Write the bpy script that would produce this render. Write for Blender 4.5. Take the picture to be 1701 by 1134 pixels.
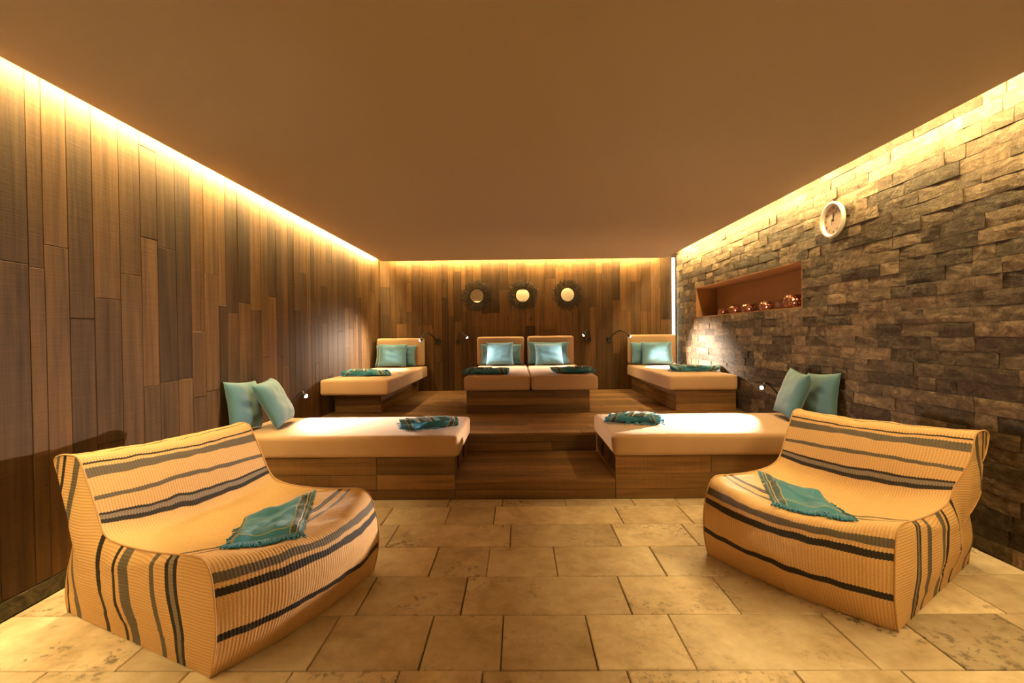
import bpy, bmesh, math, random
from mathutils import Vector, Matrix, noise
R = random.Random(7)
S = bpy.context.scene
for o in list(bpy.data.objects): bpy.data.objects.remove(o)

# ---------------------------------------------------------------- camera, world, exposure
XL, XR, YB, YR, HC = -2.35, 2.67, 8.25, -1.8, 2.53      # room planes: left, right, back, rear, ceiling
CAMH = 1.28
def cam_axes(pitch, yaw, roll):
    f = Vector((math.sin(yaw)*math.cos(pitch), math.cos(yaw)*math.cos(pitch), math.sin(pitch)))
    r0 = Vector((math.cos(yaw), -math.sin(yaw), 0)); u0 = r0.cross(f)
    return math.cos(roll)*r0+math.sin(roll)*u0, -math.sin(roll)*r0+math.cos(roll)*u0, f
_r, _u, _f = cam_axes(-0.0146, -0.0124, -0.0101)
cam = bpy.data.objects.new('camera', bpy.data.cameras.new('camera'))
S.collection.objects.link(cam)
m = Matrix((_r, _u, -_f)).transposed().to_4x4(); m.translation = (0, 0, CAMH)
cam.matrix_world = m
cam.data.sensor_width = 36; cam.data.lens = 16.995; cam.data.clip_start = 0.05
S.camera = cam
w = bpy.data.worlds.new('world'); S.world = w; w.use_nodes = True
w.node_tree.nodes['Background'].inputs[0].default_value = (0.02, 0.012, 0.006, 1)
S.view_settings.view_transform = 'Standard'; S.view_settings.look = 'None'
S.view_settings.exposure = 0.0; S.view_settings.gamma = 1; S.view_settings.use_curve_mapping = False
WARM = (1.0, 0.685, 0.26)          # cove strip light
LAMP = (1.0, 0.78, 0.58)           # reading lamp light
COVE_POWER = 440.0
LAMP_W = {'low': 230.0, 'far': 850.0, 'outer': 130.0, 'stone': 750.0, 'inner': 95.0}

# ---------------------------------------------------------------- materials
def newmat(name):
    mt = bpy.data.materials.new(name); mt.use_nodes = True
    nt = mt.node_tree; return mt, nt, nt.nodes['Principled BSDF']
class N:
    def __init__(s, nt): s.nt = nt
    def __call__(s, t, ins=None, **kw):
        n = s.nt.nodes.new(t)
        for k, v in kw.items(): setattr(n, k, v)
        for k, v in (ins or {}).items():
            if isinstance(v, bpy.types.NodeSocket): s.nt.links.new(v, n.inputs[k])
            else: n.inputs[k].default_value = v
        return n
    def ramp(s, fac, stops, interp='LINEAR'):
        n = s('ShaderNodeValToRGB', {0: fac}); cr = n.color_ramp; cr.interpolation = interp
        while len(cr.elements) < len(stops): cr.elements.new(0.5)
        for e, (p, c) in zip(cr.elements, stops):
            e.position = p; e.color = (*c, 1) if len(c) == 3 else c
        return n.outputs[0]
    def math(s, op, a, b=0.0, c=0.0):
        return s('ShaderNodeMath', {0: a, 1: b, 2: c}, operation=op).outputs[0]
    def mix(s, fac, a, b, mode='MIX'):
        n = s('ShaderNodeMix', data_type='RGBA', blend_type=mode)
        for i, v in ((0, fac), (6, a), (7, b)):
            if isinstance(v, bpy.types.NodeSocket): s.nt.links.new(v, n.inputs[i])
            else: n.inputs[i].default_value = v if i == 0 else (*v[:3], 1)
        return n.outputs[2]
    def attr(s, name): return s('ShaderNodeAttribute', attribute_name=name)
    def noise(s, vec, scale, detail=4, rough=0.55, dist=0.0):
        return s('ShaderNodeTexNoise', {'Vector': vec, 'Scale': scale, 'Detail': detail, 'Roughness': rough, 'Distortion': dist}).outputs[0]
    def bump(s, h, strength, dist, bs):
        n = s('ShaderNodeBump', {'Strength': strength, 'Distance': dist, 'Height': h}); s.nt.links.new(n.outputs[0], bs.inputs['Normal'])
def plain(name, col, rough=0.5, metal=0.0, emit=None, es=0.0, spec=None):
    mt, nt, b = newmat(name); b.inputs['Base Color'].default_value = (*col, 1)
    b.inputs['Roughness'].default_value = rough; b.inputs['Metallic'].default_value = metal
    if spec is not None: b.inputs['Specular IOR Level'].default_value = spec
    if emit: b.inputs['Emission Color'].default_value = (*emit, 1); b.inputs['Emission Strength'].default_value = es
    return mt
def shifted(n, off=37.0):
    """object coordinates moved by a per-piece random value"""
    rn = n.attr('rnd').outputs['Fac']
    tc = n('ShaderNodeTexCoord').outputs['Object']
    mul = n.math('MULTIPLY', rn, off)
    cx = n('ShaderNodeCombineXYZ', {0: mul, 1: mul, 2: mul}).outputs[0]
    return n('ShaderNodeVectorMath', {0: tc, 1: cx}, operation='ADD').outputs[0], rn
def wood(name, axis, dark, light, tint=(0.5, 1.4), rough=0.62):
    mt, nt, b = newmat(name); n = N(nt); vec, rn = shifted(n)
    sc = [26.0, 26.0, 26.0]; sc[axis] = 1.1
    st = n('ShaderNodeMapping', {'Vector': vec, 'Scale': sc}).outputs[0]
    g1 = n.noise(st, 1.0, 6, 0.62, 0.35)
    sc2 = [5.0]*3; sc2[axis] = 1.0
    g2 = n.noise(n('ShaderNodeMapping', {'Vector': vec, 'Scale': sc2}).outputs[0], 1.0, 3, 0.5, 0.8)
    sc3 = [4.0]*3; sc3[axis] = 170.0
    saw = n.noise(n('ShaderNodeMapping', {'Vector': vec, 'Scale': sc3}).outputs[0], 1.0, 2, 0.5)
    g = n.math('ADD', n.math('MULTIPLY', g1, 0.65), n.math('MULTIPLY', g2, 0.35))
    col = n.ramp(g, [(0.30, dark), (0.50, [(a+c)/2 for a, c in zip(dark, light)]), (0.72, light)])
    tv = n('ShaderNodeMapRange', {0: rn, 1: 0.0, 2: 1.0, 3: tint[0], 4: tint[1]}).outputs[0]
    sv = n('ShaderNodeMapRange', {0: saw, 1: 0.3, 2: 0.7, 3: 0.88, 4: 1.08}).outputs[0]
    v = n.math('MULTIPLY', tv, sv)
    col = n.mix(1.0, col, n('ShaderNodeCombineXYZ', {0: v, 1: v, 2: v}).outputs[0], 'MULTIPLY')
    vo = n('ShaderNodeTexVoronoi', {'Vector': n('ShaderNodeMapping', {'Vector': vec, 'Scale': [(3.2 if i != axis else 1.5) for i in range(3)]}).outputs[0], 'Scale': 1.0}).outputs['Distance']
    knot = n.ramp(vo, [(0.03, (1, 1, 1)), (0.075, (0, 0, 0))])
    col = n.mix(n.math('MULTIPLY', knot, 0.6), col, (dark[0]*.45, dark[1]*.4, dark[2]*.4))
    nt.links.new(col, b.inputs['Base Color']); b.inputs['Roughness'].default_value = rough; b.inputs['Specular IOR Level'].default_value = 0.28
    n.bump(n.math('ADD', g1, n.math('MULTIPLY', saw, 0.6)), 0.35, 0.004, b)
    return mt
WD, WL = (0.036, 0.0175, 0.0055), (0.160, 0.086, 0.030)
M = {}
M['wood_v'] = wood('wood_vertical', 2, WD, WL)
M['wood_x'] = wood('wood_along_x', 0, (0.090, 0.045, 0.016), (0.29, 0.158, 0.062), (0.62, 1.3))
M['wood_y'] = wood('wood_along_y', 1, (0.090, 0.045, 0.016), (0.29, 0.158, 0.062), (0.62, 1.3))
M['gap'] = plain('joint_shadow_gap', (0.03, 0.018, 0.01), 0.9)
M['ceiling'] = plain('ceiling_paint', (0.40, 0.335, 0.265), 0.9)
M['rear'] = plain('rear_plaster', (0.50, 0.44, 0.37), 0.9)
M['grout'] = plain('grout', (0.17, 0.13, 0.085), 0.95)
M['black'] = plain('black_metal', (0.012, 0.011, 0.011), 0.45)
M['led'] = plain('cove_led', (1, 1, 1), 0.5, 0, WARM, COVE_POWER)
M['led_v'] = plain('corner_led', (1, 1, 1), 0.5, 0, (1.0, 0.86, 0.55), 6.0)
M['bulb'] = plain('lamp_bulb', (1, 1, 1), 0.5, 0, (1.0, 0.93, 0.86), 60.0)
M['candle'] = plain('candle_flame', (1, 1, 1), 0.5, 0, (1.0, 0.6, 0.38), 12.0)
M['mirror'] = plain('mirror_glass', (0.96, 0.95, 0.93), 0.02, 1.0)
M['bronze'] = plain('dark_bronze', (0.022, 0.015, 0.010), 0.35, 0.3)
M['clockrim'] = plain('clock_rim', (0.72, 0.70, 0.66), 0.32, 0.35)
M['clockface'] = plain('clock_face', (0.50, 0.40, 0.34), 0.6)
M['clockink'] = plain('clock_ink', (0.02, 0.017, 0.015), 0.5)
M['copper'] = plain('pierced_copper', (0.30, 0.14, 0.09), 0.28, 0.85)
M['slot'] = plain('black_fitting', (0.006, 0.006, 0.006), 0.5)
M['slotframe'] = plain('fitting_frame', (0.05, 0.03, 0.02), 0.4, 0.3)

mt, nt, b = newmat('limestone'); n = N(nt); vec, rn = shifted(n)
big = n.noise(vec, 2.2, 5, 0.6, 0.6); mid = n.noise(vec, 11.0, 6, 0.65); fine = n.noise(vec, 60.0, 3, 0.6)
col = n.ramp(n.math('ADD', n.math('MULTIPLY', big, .55), n.math('MULTIPLY', mid, .45)), [(0.36, (0.44, 0.335, 0.205)), (0.5, (0.64, 0.52, 0.355)), (0.64, (0.78, 0.675, 0.505))])
spots = n.ramp(n.noise(vec, 26.0, 4, 0.7), [(0.53, (0, 0, 0)), (0.63, (1, 1, 1))])
patch = n.ramp(n.noise(vec, 3.1, 3, 0.55), [(0.47, (0, 0, 0)), (0.58, (1, 1, 1))])
amt = n('ShaderNodeMapRange', {0: rn, 1: 0.2, 2: 1.0, 3: 0.08, 4: 0.9}).outputs[0]
pit = n.math('MULTIPLY', n.math('MULTIPLY', spots, patch), amt)
col = n.mix(pit, col, (0.13, 0.105, 0.07))
tv = n('ShaderNodeMapRange', {0: n.math('FRACT', n.math('MULTIPLY', rn, 7.31)), 1: 0.0, 2: 1.0, 3: 0.80, 4: 1.10}).outputs[0]
dk = n.attr('dark').outputs['Fac']
tv = n.math('MULTIPLY', tv, n.math('SUBTRACT', 1.0, dk))
col = n.mix(1.0, col, n('ShaderNodeCombineXYZ', {0: tv, 1: tv, 2: tv}).outputs[0], 'MULTIPLY')
nt.links.new(col, b.inputs['Base Color'])
nt.links.new(n('ShaderNodeMapRange', {0: mid, 1: 0.3, 2: 0.7, 3: 0.42, 4: 0.62}).outputs[0], b.inputs['Roughness'])
n.bump(n.math('SUBTRACT', n.math('ADD', mid, n.math('MULTIPLY', fine, .3)), n.math('MULTIPLY', pit, 1.2)), 0.4, 0.005, b)
M['tile'] = mt

def stone_mat(name, c0, c1, c2, bumpd):
    mt, nt, b = newmat(name); n = N(nt); vec, rn = shifted(n)
    a = n.noise(n('ShaderNodeMapping', {'Vector': vec, 'Rotation': (0.5, 0.2, 0.1), 'Scale': (9, 9, 16)}).outputs[0], 1.0, 8, 0.68, 1.2)
    f = n.noise(vec, 75.0, 5, 0.65)
    col = n.ramp(a, [(0.33, c0), (0.5, c1), (0.70, c2)])
    tv = n('ShaderNodeMapRange', {0: n.math('POWER', rn, 1.8), 1: 0.0, 2: 1.0, 3: 0.42, 4: 2.0}).outputs[0]
    v = n.math('MULTIPLY', tv, n('ShaderNodeMapRange', {0: f, 1: 0.3, 2: 0.7, 3: 0.78, 4: 1.2}).outputs[0])
    col = n.mix(1.0, col, n('ShaderNodeCombineXYZ', {0: v, 1: v, 2: v}).outputs[0], 'MULTIPLY')
    vein = n.ramp(n.math('ABSOLUTE', n.math('SUBTRACT', n.noise(vec, 5.0, 5, 0.6, 1.5), 0.5)), [(0.0, (1, 1, 1)), (0.016, (0, 0, 0))])
    col = n.mix(n.math('MULTIPLY', vein, 0.14), col, (0.5, 0.42, 0.33))
    nt.links.new(col, b.inputs['Base Color']); b.inputs['Roughness'].default_value = 0.62; b.inputs['Specular IOR Level'].default_value = 0.3
    n.bump(n.math('ADD', a, n.math('MULTIPLY', f, .25)), 0.9, bumpd, b)
    return mt
M['stone'] = stone_mat('split_stone', (0.038, 0.026, 0.015), (0.082, 0.059, 0.037), (0.17, 0.128, 0.084), 0.009)
M['skirt'] = stone_mat('skirting_stone', (0.035, 0.032, 0.02), (0.085, 0.078, 0.05), (0.17, 0.15, 0.10), 0.004)

def cloth(name, col, col2, scale=300.0, sheen=0.2, rough=0.85, wr=0.0):
    mt, nt, b = newmat(name); n = N(nt)
    tc = n('ShaderNodeTexCoord').outputs['Object']
    a = n.noise(tc, scale, 2, 0.5); g = n.noise(tc, 6.0, 3, 0.5)
    c = n.mix(n.math('MULTIPLY', n.math('ADD', a, g), 0.5), col, col2)
    nt.links.new(c, b.inputs['Base Color']); b.inputs['Roughness'].default_value = rough
    b.inputs['Sheen Weight'].default_value = sheen
    h = a
    if wr: h = n.math('ADD', n.math('MULTIPLY', a, .15), n.noise(n('ShaderNodeMapping', {'Vector': tc, 'Scale': (1, 2.2, 1)}).outputs[0], 9.0, 3, 0.5, 0.6))
    n.bump(h, 0.3 if not wr else wr, 0.001 if not wr else 0.012, b)
    return mt
M['mattress'] = cloth('tan_upholstery', (0.42, 0.265, 0.15), (0.50, 0.325, 0.195), 220.0)
M['pillow'] = cloth('teal_cotton', (0.038, 0.140, 0.215), (0.062, 0.180, 0.265), 400.0, 0.3, 0.7, 0.30)
M['fringe'] = cloth('teal_fringe', (0.01, 0.15, 0.30), (0.02, 0.25, 0.46), 90.0)

# towel: uvw.x runs along the cloth, bands of dark brown and cream near its ends
mt, nt, b = newmat('teal_towel'); n = N(nt)
uv = n('ShaderNodeSeparateXYZ', {0: n.attr('uvw').outputs['Vector']})
T0, BR, YE, CR = (0.010, 0.17, 0.31), (0.020, 0.018, 0.014), (0.50, 0.36, 0.07), (0.62, 0.55, 0.42)
c1 = n.ramp(uv.outputs[0], [(0.0, T0), (0.085, YE), (0.095, BR), (0.155, YE), (0.162, T0), (0.80, T0), (0.815, YE), (0.825, BR), (0.90, CR), (0.912, BR), (0.93, YE), (0.938, T0)], 'CONSTANT')
c2 = n.ramp(uv.outputs[1], [(0.0, T0), (0.10, YE), (0.112, T0), (0.60, T0), (0.612, T0)], 'CONSTANT')
isT = n.ramp(uv.outputs[1], [(0.0, (0, 0, 0)), (0.10, (1, 1, 1)), (0.112, (0, 0, 0)), (0.88, (1, 1, 1)), (0.892, (0, 0, 0))], 'CONSTANT')
c = n.mix(isT, c1, (0.36, 0.33, 0.08))
tc = n('ShaderNodeTexCoord').outputs['Object']
c = n.mix(n.math('MULTIPLY', n.noise(tc, 30, 4, 0.6), 0.45), c, (0.025, 0.25, 0.40))
nt.links.new(c, b.inputs['Base Color']); b.inputs['Roughness'].default_value = 0.8; b.inputs['Sheen Weight'].default_value = 0.15
n.bump(n.noise(tc, 14.0, 4, 0.55, 0.8), 0.5, 0.012, b)
M['towel'] = mt

# bean bag weave: uvw.x across the ribs (metres), uvw.y along the stripes' cross axis (0..1)
def weave(name, stripes):
    mt, nt, b = newmat(name); n = N(nt)
    uv = n('ShaderNodeSeparateXYZ', {0: n.attr('uvw').outputs['Vector']})
    tc = n('ShaderNodeTexCoord').outputs['Object']
    rib = n.math('SINE', n.math('MULTIPLY', uv.outputs[0], 2*math.pi/0.0125))
    jag = n.math('MULTIPLY', rib, 0.0006)
    base, G, K = (0.70, 0.445, 0.205), (0.125, 0.105, 0.082), (0.020, 0.016, 0.014)
    st = [(0.0, base)]
    for a, c, k in stripes:
        st += [(a, {'g': G, 'k': K, 'l': (0.24, 0.20, 0.155)}[k]), (c, base)]
    # join adjacent stripes
    out = []
    for p, c in sorted(st, key=lambda q: q[0]):
        if out and abs(out[-1][0]-p) < 1e-6: out[-1] = (p, c if c != base else out[-1][1])
        else: out.append((p, c))
    col = n.ramp(n.math('ADD', uv.outputs[1], jag), out, 'CONSTANT')
    wv = n.noise(n('ShaderNodeCombineXYZ', {0: n.math('MULTIPLY', uv.outputs[0], 240), 1: n.math('MULTIPLY', uv.outputs[1], 500), 2: 0.0}).outputs[0], 1.0, 2, 0.5)
    v = n.math('MULTIPLY', n('ShaderNodeMapRange', {0: rib, 1: -1.0, 2: 1.0, 3: 0.83, 4: 1.05}).outputs[0], n('ShaderNodeMapRange', {0: wv, 1: 0.25, 2: 0.75, 3: 0.80, 4: 1.20}).outputs[0])  # rib factor paints shade between ribs into the colour; weave noise varies tone
    col = n.mix(1.0, col, n('ShaderNodeCombineXYZ', {0: v, 1: v, 2: v}).outputs[0], 'MULTIPLY')
    nt.links.new(col, b.inputs['Base Color']); b.inputs['Roughness'].default_value = 0.75
    n.bump(n.math('ADD', rib, n.math('MULTIPLY', wv, 0.8)), 0.32, 0.0015, b)
    return mt

# ---------------------------------------------------------------- mesh helpers
C = S.collection
class MB:
    def __init__(s): s.v = []; s.f = []; s.uv = []; s.rn = []; s.dk = []
    def add(s, verts, faces, uv=None, rn=0.5, dk=0.0):
        o = len(s.v); s.v += [tuple(p) for p in verts]; s.f += [tuple(i+o for i in f) for f in faces]
        s.uv += list(uv) if uv else [(0, 0)]*len(verts); s.rn += [rn]*len(verts); s.dk += [dk]*len(verts)
        return s
    def box(s, a, b, rn=0.5):
        x0, y0, z0 = a; x1, y1, z1 = b
        return s.add([(x0, y0, z0), (x1, y0, z0), (x1, y1, z0), (x0, y1, z0), (x0, y0, z1), (x1, y0, z1), (x1, y1, z1), (x0, y1, z1)],
              [(3, 2, 1, 0), (4, 5, 6, 7), (0, 1, 5, 4), (1, 2, 6, 5), (2, 3, 7, 6), (3, 0, 4, 7)], None, rn)
    def grid(s, fn, nu, nv, closeu=False, uvfn=None, flip=False):
        vs = []; uv = []
        for j in range(nv+1):
            for i in range(nu if closeu else nu+1):
                vs.append(fn(i/nu, j/nv)); uv.append(uvfn(i/nu, j/nv) if uvfn else (i/nu, j/nv))
        k = nu if closeu else nu+1; fs = []
        for j in range(nv):
            for i in range(nu):
                q = (j*k+i, j*k+(i+1) % k, (j+1)*k+(i+1) % k, (j+1)*k+i)
                fs.append(q[::-1] if flip else q)
        return s.add(vs, fs, uv)
    def tube(s, pts, r, seg=8, cap=True, uv=None):
        pts = [Vector(p) for p in pts]; rr = r if isinstance(r, (list, tuple)) else [r]*len(pts)
        vs = []; up = None
        for i, p in enumerate(pts):
            t = (pts[min(i+1, len(pts)-1)]-pts[max(i-1, 0)]).normalized()
            if up is None: up = t.orthogonal().normalized()
            up = (up-t*up.dot(t)).normalized(); bi = t.cross(up)
            for k in range(seg):
                a = 2*math.pi*k/seg; vs.append(p+(up*math.cos(a)+bi*math.sin(a))*rr[i])
        fs = [(i*seg+k, i*seg+(k+1) % seg, (i+1)*seg+(k+1) % seg, (i+1)*seg+k) for i in range(len(pts)-1) for k in range(seg)]
        if cap: fs += [tuple(range(seg))[::-1], tuple((len(pts)-1)*seg+k for k in range(seg))]
        return s.add(vs, fs, [uv or (0, 0)]*len(vs))
    def lathe(s, prof, seg=32, mat=None):
        """prof: (r, z) pairs about +Z, optional 4x4 transform"""
        vs = []
        for r, z in prof:
            for k in range(seg):
                a = 2*math.pi*k/seg; p = Vector((r*math.cos(a), r*math.sin(a), z)); vs.append(mat @ p if mat else p)
        fs = [(i*seg+k, i*seg+(k+1) % seg, (i+1)*seg+(k+1) % seg, (i+1)*seg+k) for i in range(len(prof)-1) for k in range(seg)]
        return s.add(vs, fs)
    def build(s, name, mat, parent=None, loc=None, smooth=False, kind=None, center=False, weld=0):
        vs = s.v
        if center:
            lo = [min(p[i] for p in vs) for i in range(3)]; hi = [max(p[i] for p in vs) for i in range(3)]
            loc = tuple((a+c)/2 for a, c in zip(lo, hi)); vs = [tuple(p[i]-loc[i] for i in range(3)) for p in vs]
        me = bpy.data.meshes.new(name); me.from_pydata(vs, [], s.f)
        a = me.attributes.new('rnd', 'FLOAT', 'POINT'); a.data.foreach_set('value', s.rn)
        a = me.attributes.new('dark', 'FLOAT', 'POINT'); a.data.foreach_set('value', s.dk)
        a = me.attributes.new('uvw', 'FLOAT_VECTOR', 'POINT'); a.data.foreach_set('vector', [c for q in s.uv for c in (q[0], q[1], 0.0)])
        if weld:
            bm = bmesh.new(); bm.from_mesh(me); bmesh.ops.remove_doubles(bm, verts=bm.verts, dist=weld); bm.to_mesh(me); bm.free()
        if smooth: me.shade_smooth()
        me.materials.append(M[mat] if isinstance(mat, str) else mat)
        o = bpy.data.objects.new(name, me); C.objects.link(o)
        if loc: o.location = loc
        if parent: o.parent = parent
        if kind: o['kind'] = kind
        return o
def empty(name, loc, rz=0.0):
    o = bpy.data.objects.new(name, None); C.objects.link(o); o.location = loc; o.rotation_euler[2] = rz; o.empty_display_size = 0.1
    return o
def tag(o, label=None, cat=None, group=None, kind=None):
    for k, v in (('label', label), ('category', cat), ('group', group), ('kind', kind)):
        if v: o[k] = v
    return o
AX = {'x': ((0, 1, 0), (0, 0, 1), (1, 0, 0)), '-x': ((0, 1, 0), (0, 0, 1), (-1, 0, 0)), '-y': ((1, 0, 0), (0, 0, 1), (0, -1, 0)), 'y': ((1, 0, 0), (0, 0, 1), (0, 1, 0)), 'z': ((1, 0, 0), (0, 1, 0), (0, 0, 1))}
def slab(mb, nrm, a0, a1, b0, b1, base, t, gap=0.0012, ch=0.002, rn=0.5, dk=0.0, jit=0.0):
    """chamfered board lying on plane coordinate `base`, rising t along nrm; (a, b) in-plane world ranges"""
    A, B, Nn = (Vector(q) for q in AX[nrm]); sg = sum(Nn)
    a0 += gap; a1 -= gap; b0 += gap; b1 -= gap
    P = lambda a, b, h: A*a+B*b+Nn*(base*sg+h)
    j = lambda: R.uniform(-jit, jit)
    cs = [(a0+j(), b0+j()), (a1+j(), b0+j()), (a1+j(), b1+j()), (a0+j(), b1+j())]
    ins = [(a+(ch if i in (0, 3) else -ch), b_+(ch if i < 2 else -ch)) for i, (a, b_) in enumerate(cs)]
    vs = [P(*q, 0) for q in cs]+[P(*q, t-ch) for q in cs]+[P(*q, t) for q in ins]
    fs = [(0, 1, 5, 4), (1, 2, 6, 5), (2, 3, 7, 6), (3, 0, 4, 7), (4, 5, 9, 8), (5, 6, 10, 9), (6, 7, 11, 10), (7, 4, 8, 11), (8, 9, 10, 11)]
    if A.cross(B).dot(Nn) < 0: fs = [f[::-1] for f in fs]
    return mb.add(vs, fs, None, rn, dk)
def board(parent, mat, nrm, a0, a1, b0, b1, base, t, name='plank', **kw):
    mb = MB(); slab(mb, nrm, a0, a1, b0, b1, base, t, rn=kw.pop('rn', R.random()), **kw)
    return mb.build(name, mat, parent, center=True)
def cat(pts, per=8, closed=False):
    pts = [Vector(p) for p in pts]; out = []; n = len(pts)
    for i in range(n if closed else n-1):
        g = (lambda k: pts[k % n]) if closed else (lambda k: pts[max(0, min(n-1, k))])
        p0, p1, p2, p3 = g(i-1), g(i), g(i+1), g(i+2)
        for k in range(per):
            t = k/per
            out.append(0.5*((2*p1)+(p2-p0)*t+(2*p0-5*p1+4*p2-p3)*t*t+(3*p1-p0-3*p2+p3)*t**3))
    if not closed: out.append(pts[-1])
    return out
def rounded_box(size, rad, seg=4, sub=0, puff=0.0):
    bm = bmesh.new(); bmesh.ops.create_cube(bm, size=1.0)
    for v in bm.verts: v.co = Vector((v.co.x*size[0], v.co.y*size[1], v.co.z*size[2]))
    bmesh.ops.bevel(bm, geom=list(bm.edges), offset=rad, segments=seg, profile=0.5, affect='EDGES')
    if sub:
        for ax, k in ((0, sub), (1, sub)):
            for q in range(1, k):
                c = -size[ax]/2+rad+(size[ax]-2*rad)*q/k; pn = [0, 0, 0]; pn[ax] = 1; pc = [0, 0, 0]; pc[ax] = c
                bmesh.ops.bisect_plane(bm, geom=list(bm.verts)+list(bm.edges)+list(bm.faces), plane_co=pc, plane_no=pn)
        for v in bm.verts:
            if v.co.z > size[2]*.3:
                e = max(0, (1-(2*v.co.x/size[0])**4))*max(0, (1-(2*v.co.y/size[1])**4))
                v.co.z += puff*e+0.002*noise.noise(v.co*7)
    mb = MB(); bm.verts.index_update()
    mb.add([v.co.copy() for v in bm.verts], [tuple(v.index for v in f.verts) for f in bm.faces]); bm.free()
    return mb

# ---------------------------------------------------------------- room shell
def cuts(a, b, lo, hi, start=None):
    out = [a if start is None else start]
    while out[-1] < b-1e-6:
        nx = out[-1]+R.uniform(lo, hi)
        out.append(b if nx > b-lo*.6 else nx)
    return out
HT = 2.80
# floor with stone slabs
fl = MB().box((XL-.1, YR-.1, -.12), (XR+.1, YB+.1, -.012)).build('floor', 'grout'); tag(fl, kind='structure')
rows = [3.74, 3.58, 3.24, 2.90, 2.54, 2.19, 1.825, 1.47, 1.12, 0.76, 0.42, 0.06, -0.30, -0.66, -1.02, -1.38, -1.8]
fix = {1: [-.94, -.51, -.18, .70, 1.17], 2: [-.815, -.06, .61, 1.08], 3: [-.49, -.18, .20, .775], 4: [-.76, -.277, .51, 1.005],
       5: [-.395, -.078, .294, .669, 1.36, 1.68, 2.14], 6: [-.873, -.465, -.146, .401, 1.03, 1.43], 0: [.35, .86, 1.20]}
for k in range(len(rows)-1):
    y1, y0 = rows[k], rows[k+1]
    js = fix.get(k) or cuts(XL, XR, .35, .85)[1:-1]
    while js[0]-XL > .9: js = [js[0]-R.uniform(.35, .75)]+js
    while XR-js[-1] > .9: js = js+[js[-1]+R.uniform(.35, .75)]
    js = [XL]+js+[XR]
    for a, c in zip(js, js[1:]):
        rn = R.random(); dk = 0.0
        if k == 5 and abs(a-1.68) < .01: dk, rn = 0.42, 0.8
        if k == 4 and abs(a-1.005) < .01: dk = 0.12
        board(fl, 'tile', 'z', a, c, y0, y1, -.012, .012+R.uniform(-.0007, .0007), name='floor_tile', gap=.0028, ch=.003, rn=rn, dk=dk, jit=.0018)

# left wall: vertical planks over a stone skirting strip
wl = MB().box((XL-.16, YR-.1, 0), (XL-.018, YB+.12, HT)).build('wall_left', 'gap'); tag(wl, kind='structure')
known = [2.38, 2.51, 2.66, 2.84, 3.00, 3.14, 3.31]
ys = [YR]
while ys[-1] < known[0]-.2: ys.append(ys[-1]+R.uniform(.13, .18))
ys += known
while ys[-1] < YB-.1: ys.append(ys[-1]+R.choice((.10, .13, .15, .17, .18)))
ys[-1] = YB
for a, c in zip(ys, ys[1:]):
    zs = cuts(.09, HT, .55, 1.9, .09-R.uniform(0, 0)); zs = [zs[0]]+[z+R.uniform(-.2, .2) for z in zs[1:-1]]+[zs[-1]]
    for z0, z1 in zip(zs, zs[1:]): board(wl, 'wood_v', 'x', a, c, z0, z1, XL-.018, .018+R.uniform(-.0015, .0015))
bl = MB().box((XL-.017, YR, 0), (XL-.004, 3.74, .088)).build('baseboard_left', 'grout'); tag(bl, kind='structure')
for a, c in zip(*(lambda q: (q, q[1:]))(cuts(YR, 3.74, .38, .75))):
    board(bl, 'skirt', 'x', a, c, .002, .086, XL-.004, .006, name='skirting_tile')
# back wall
XBE = 2.60
wb = MB().box((XL-.1, YB+.018, 0), (XR+.1, YB+.14, HT)).build('wall_back', 'gap'); tag(wb, kind='structure')
xs = [XL]
while xs[-1] < XBE-.12: xs.append(xs[-1]+R.choice((.10, .13, .15, .17, .18)))
xs[-1] = XBE
for a, c in zip(xs, xs[1:]):
    zs = cuts(.33, HT, .5, 1.7); zs = [zs[0]]+[z+R.uniform(-.2, .2) for z in zs[1:-1]]+[zs[-1]]
    for z0, z1 in zip(zs, zs[1:]): board(wb, 'wood_v', '-y', a, c, z0, z1, YB+.018, .018+R.uniform(-.0015, .0015))
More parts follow.
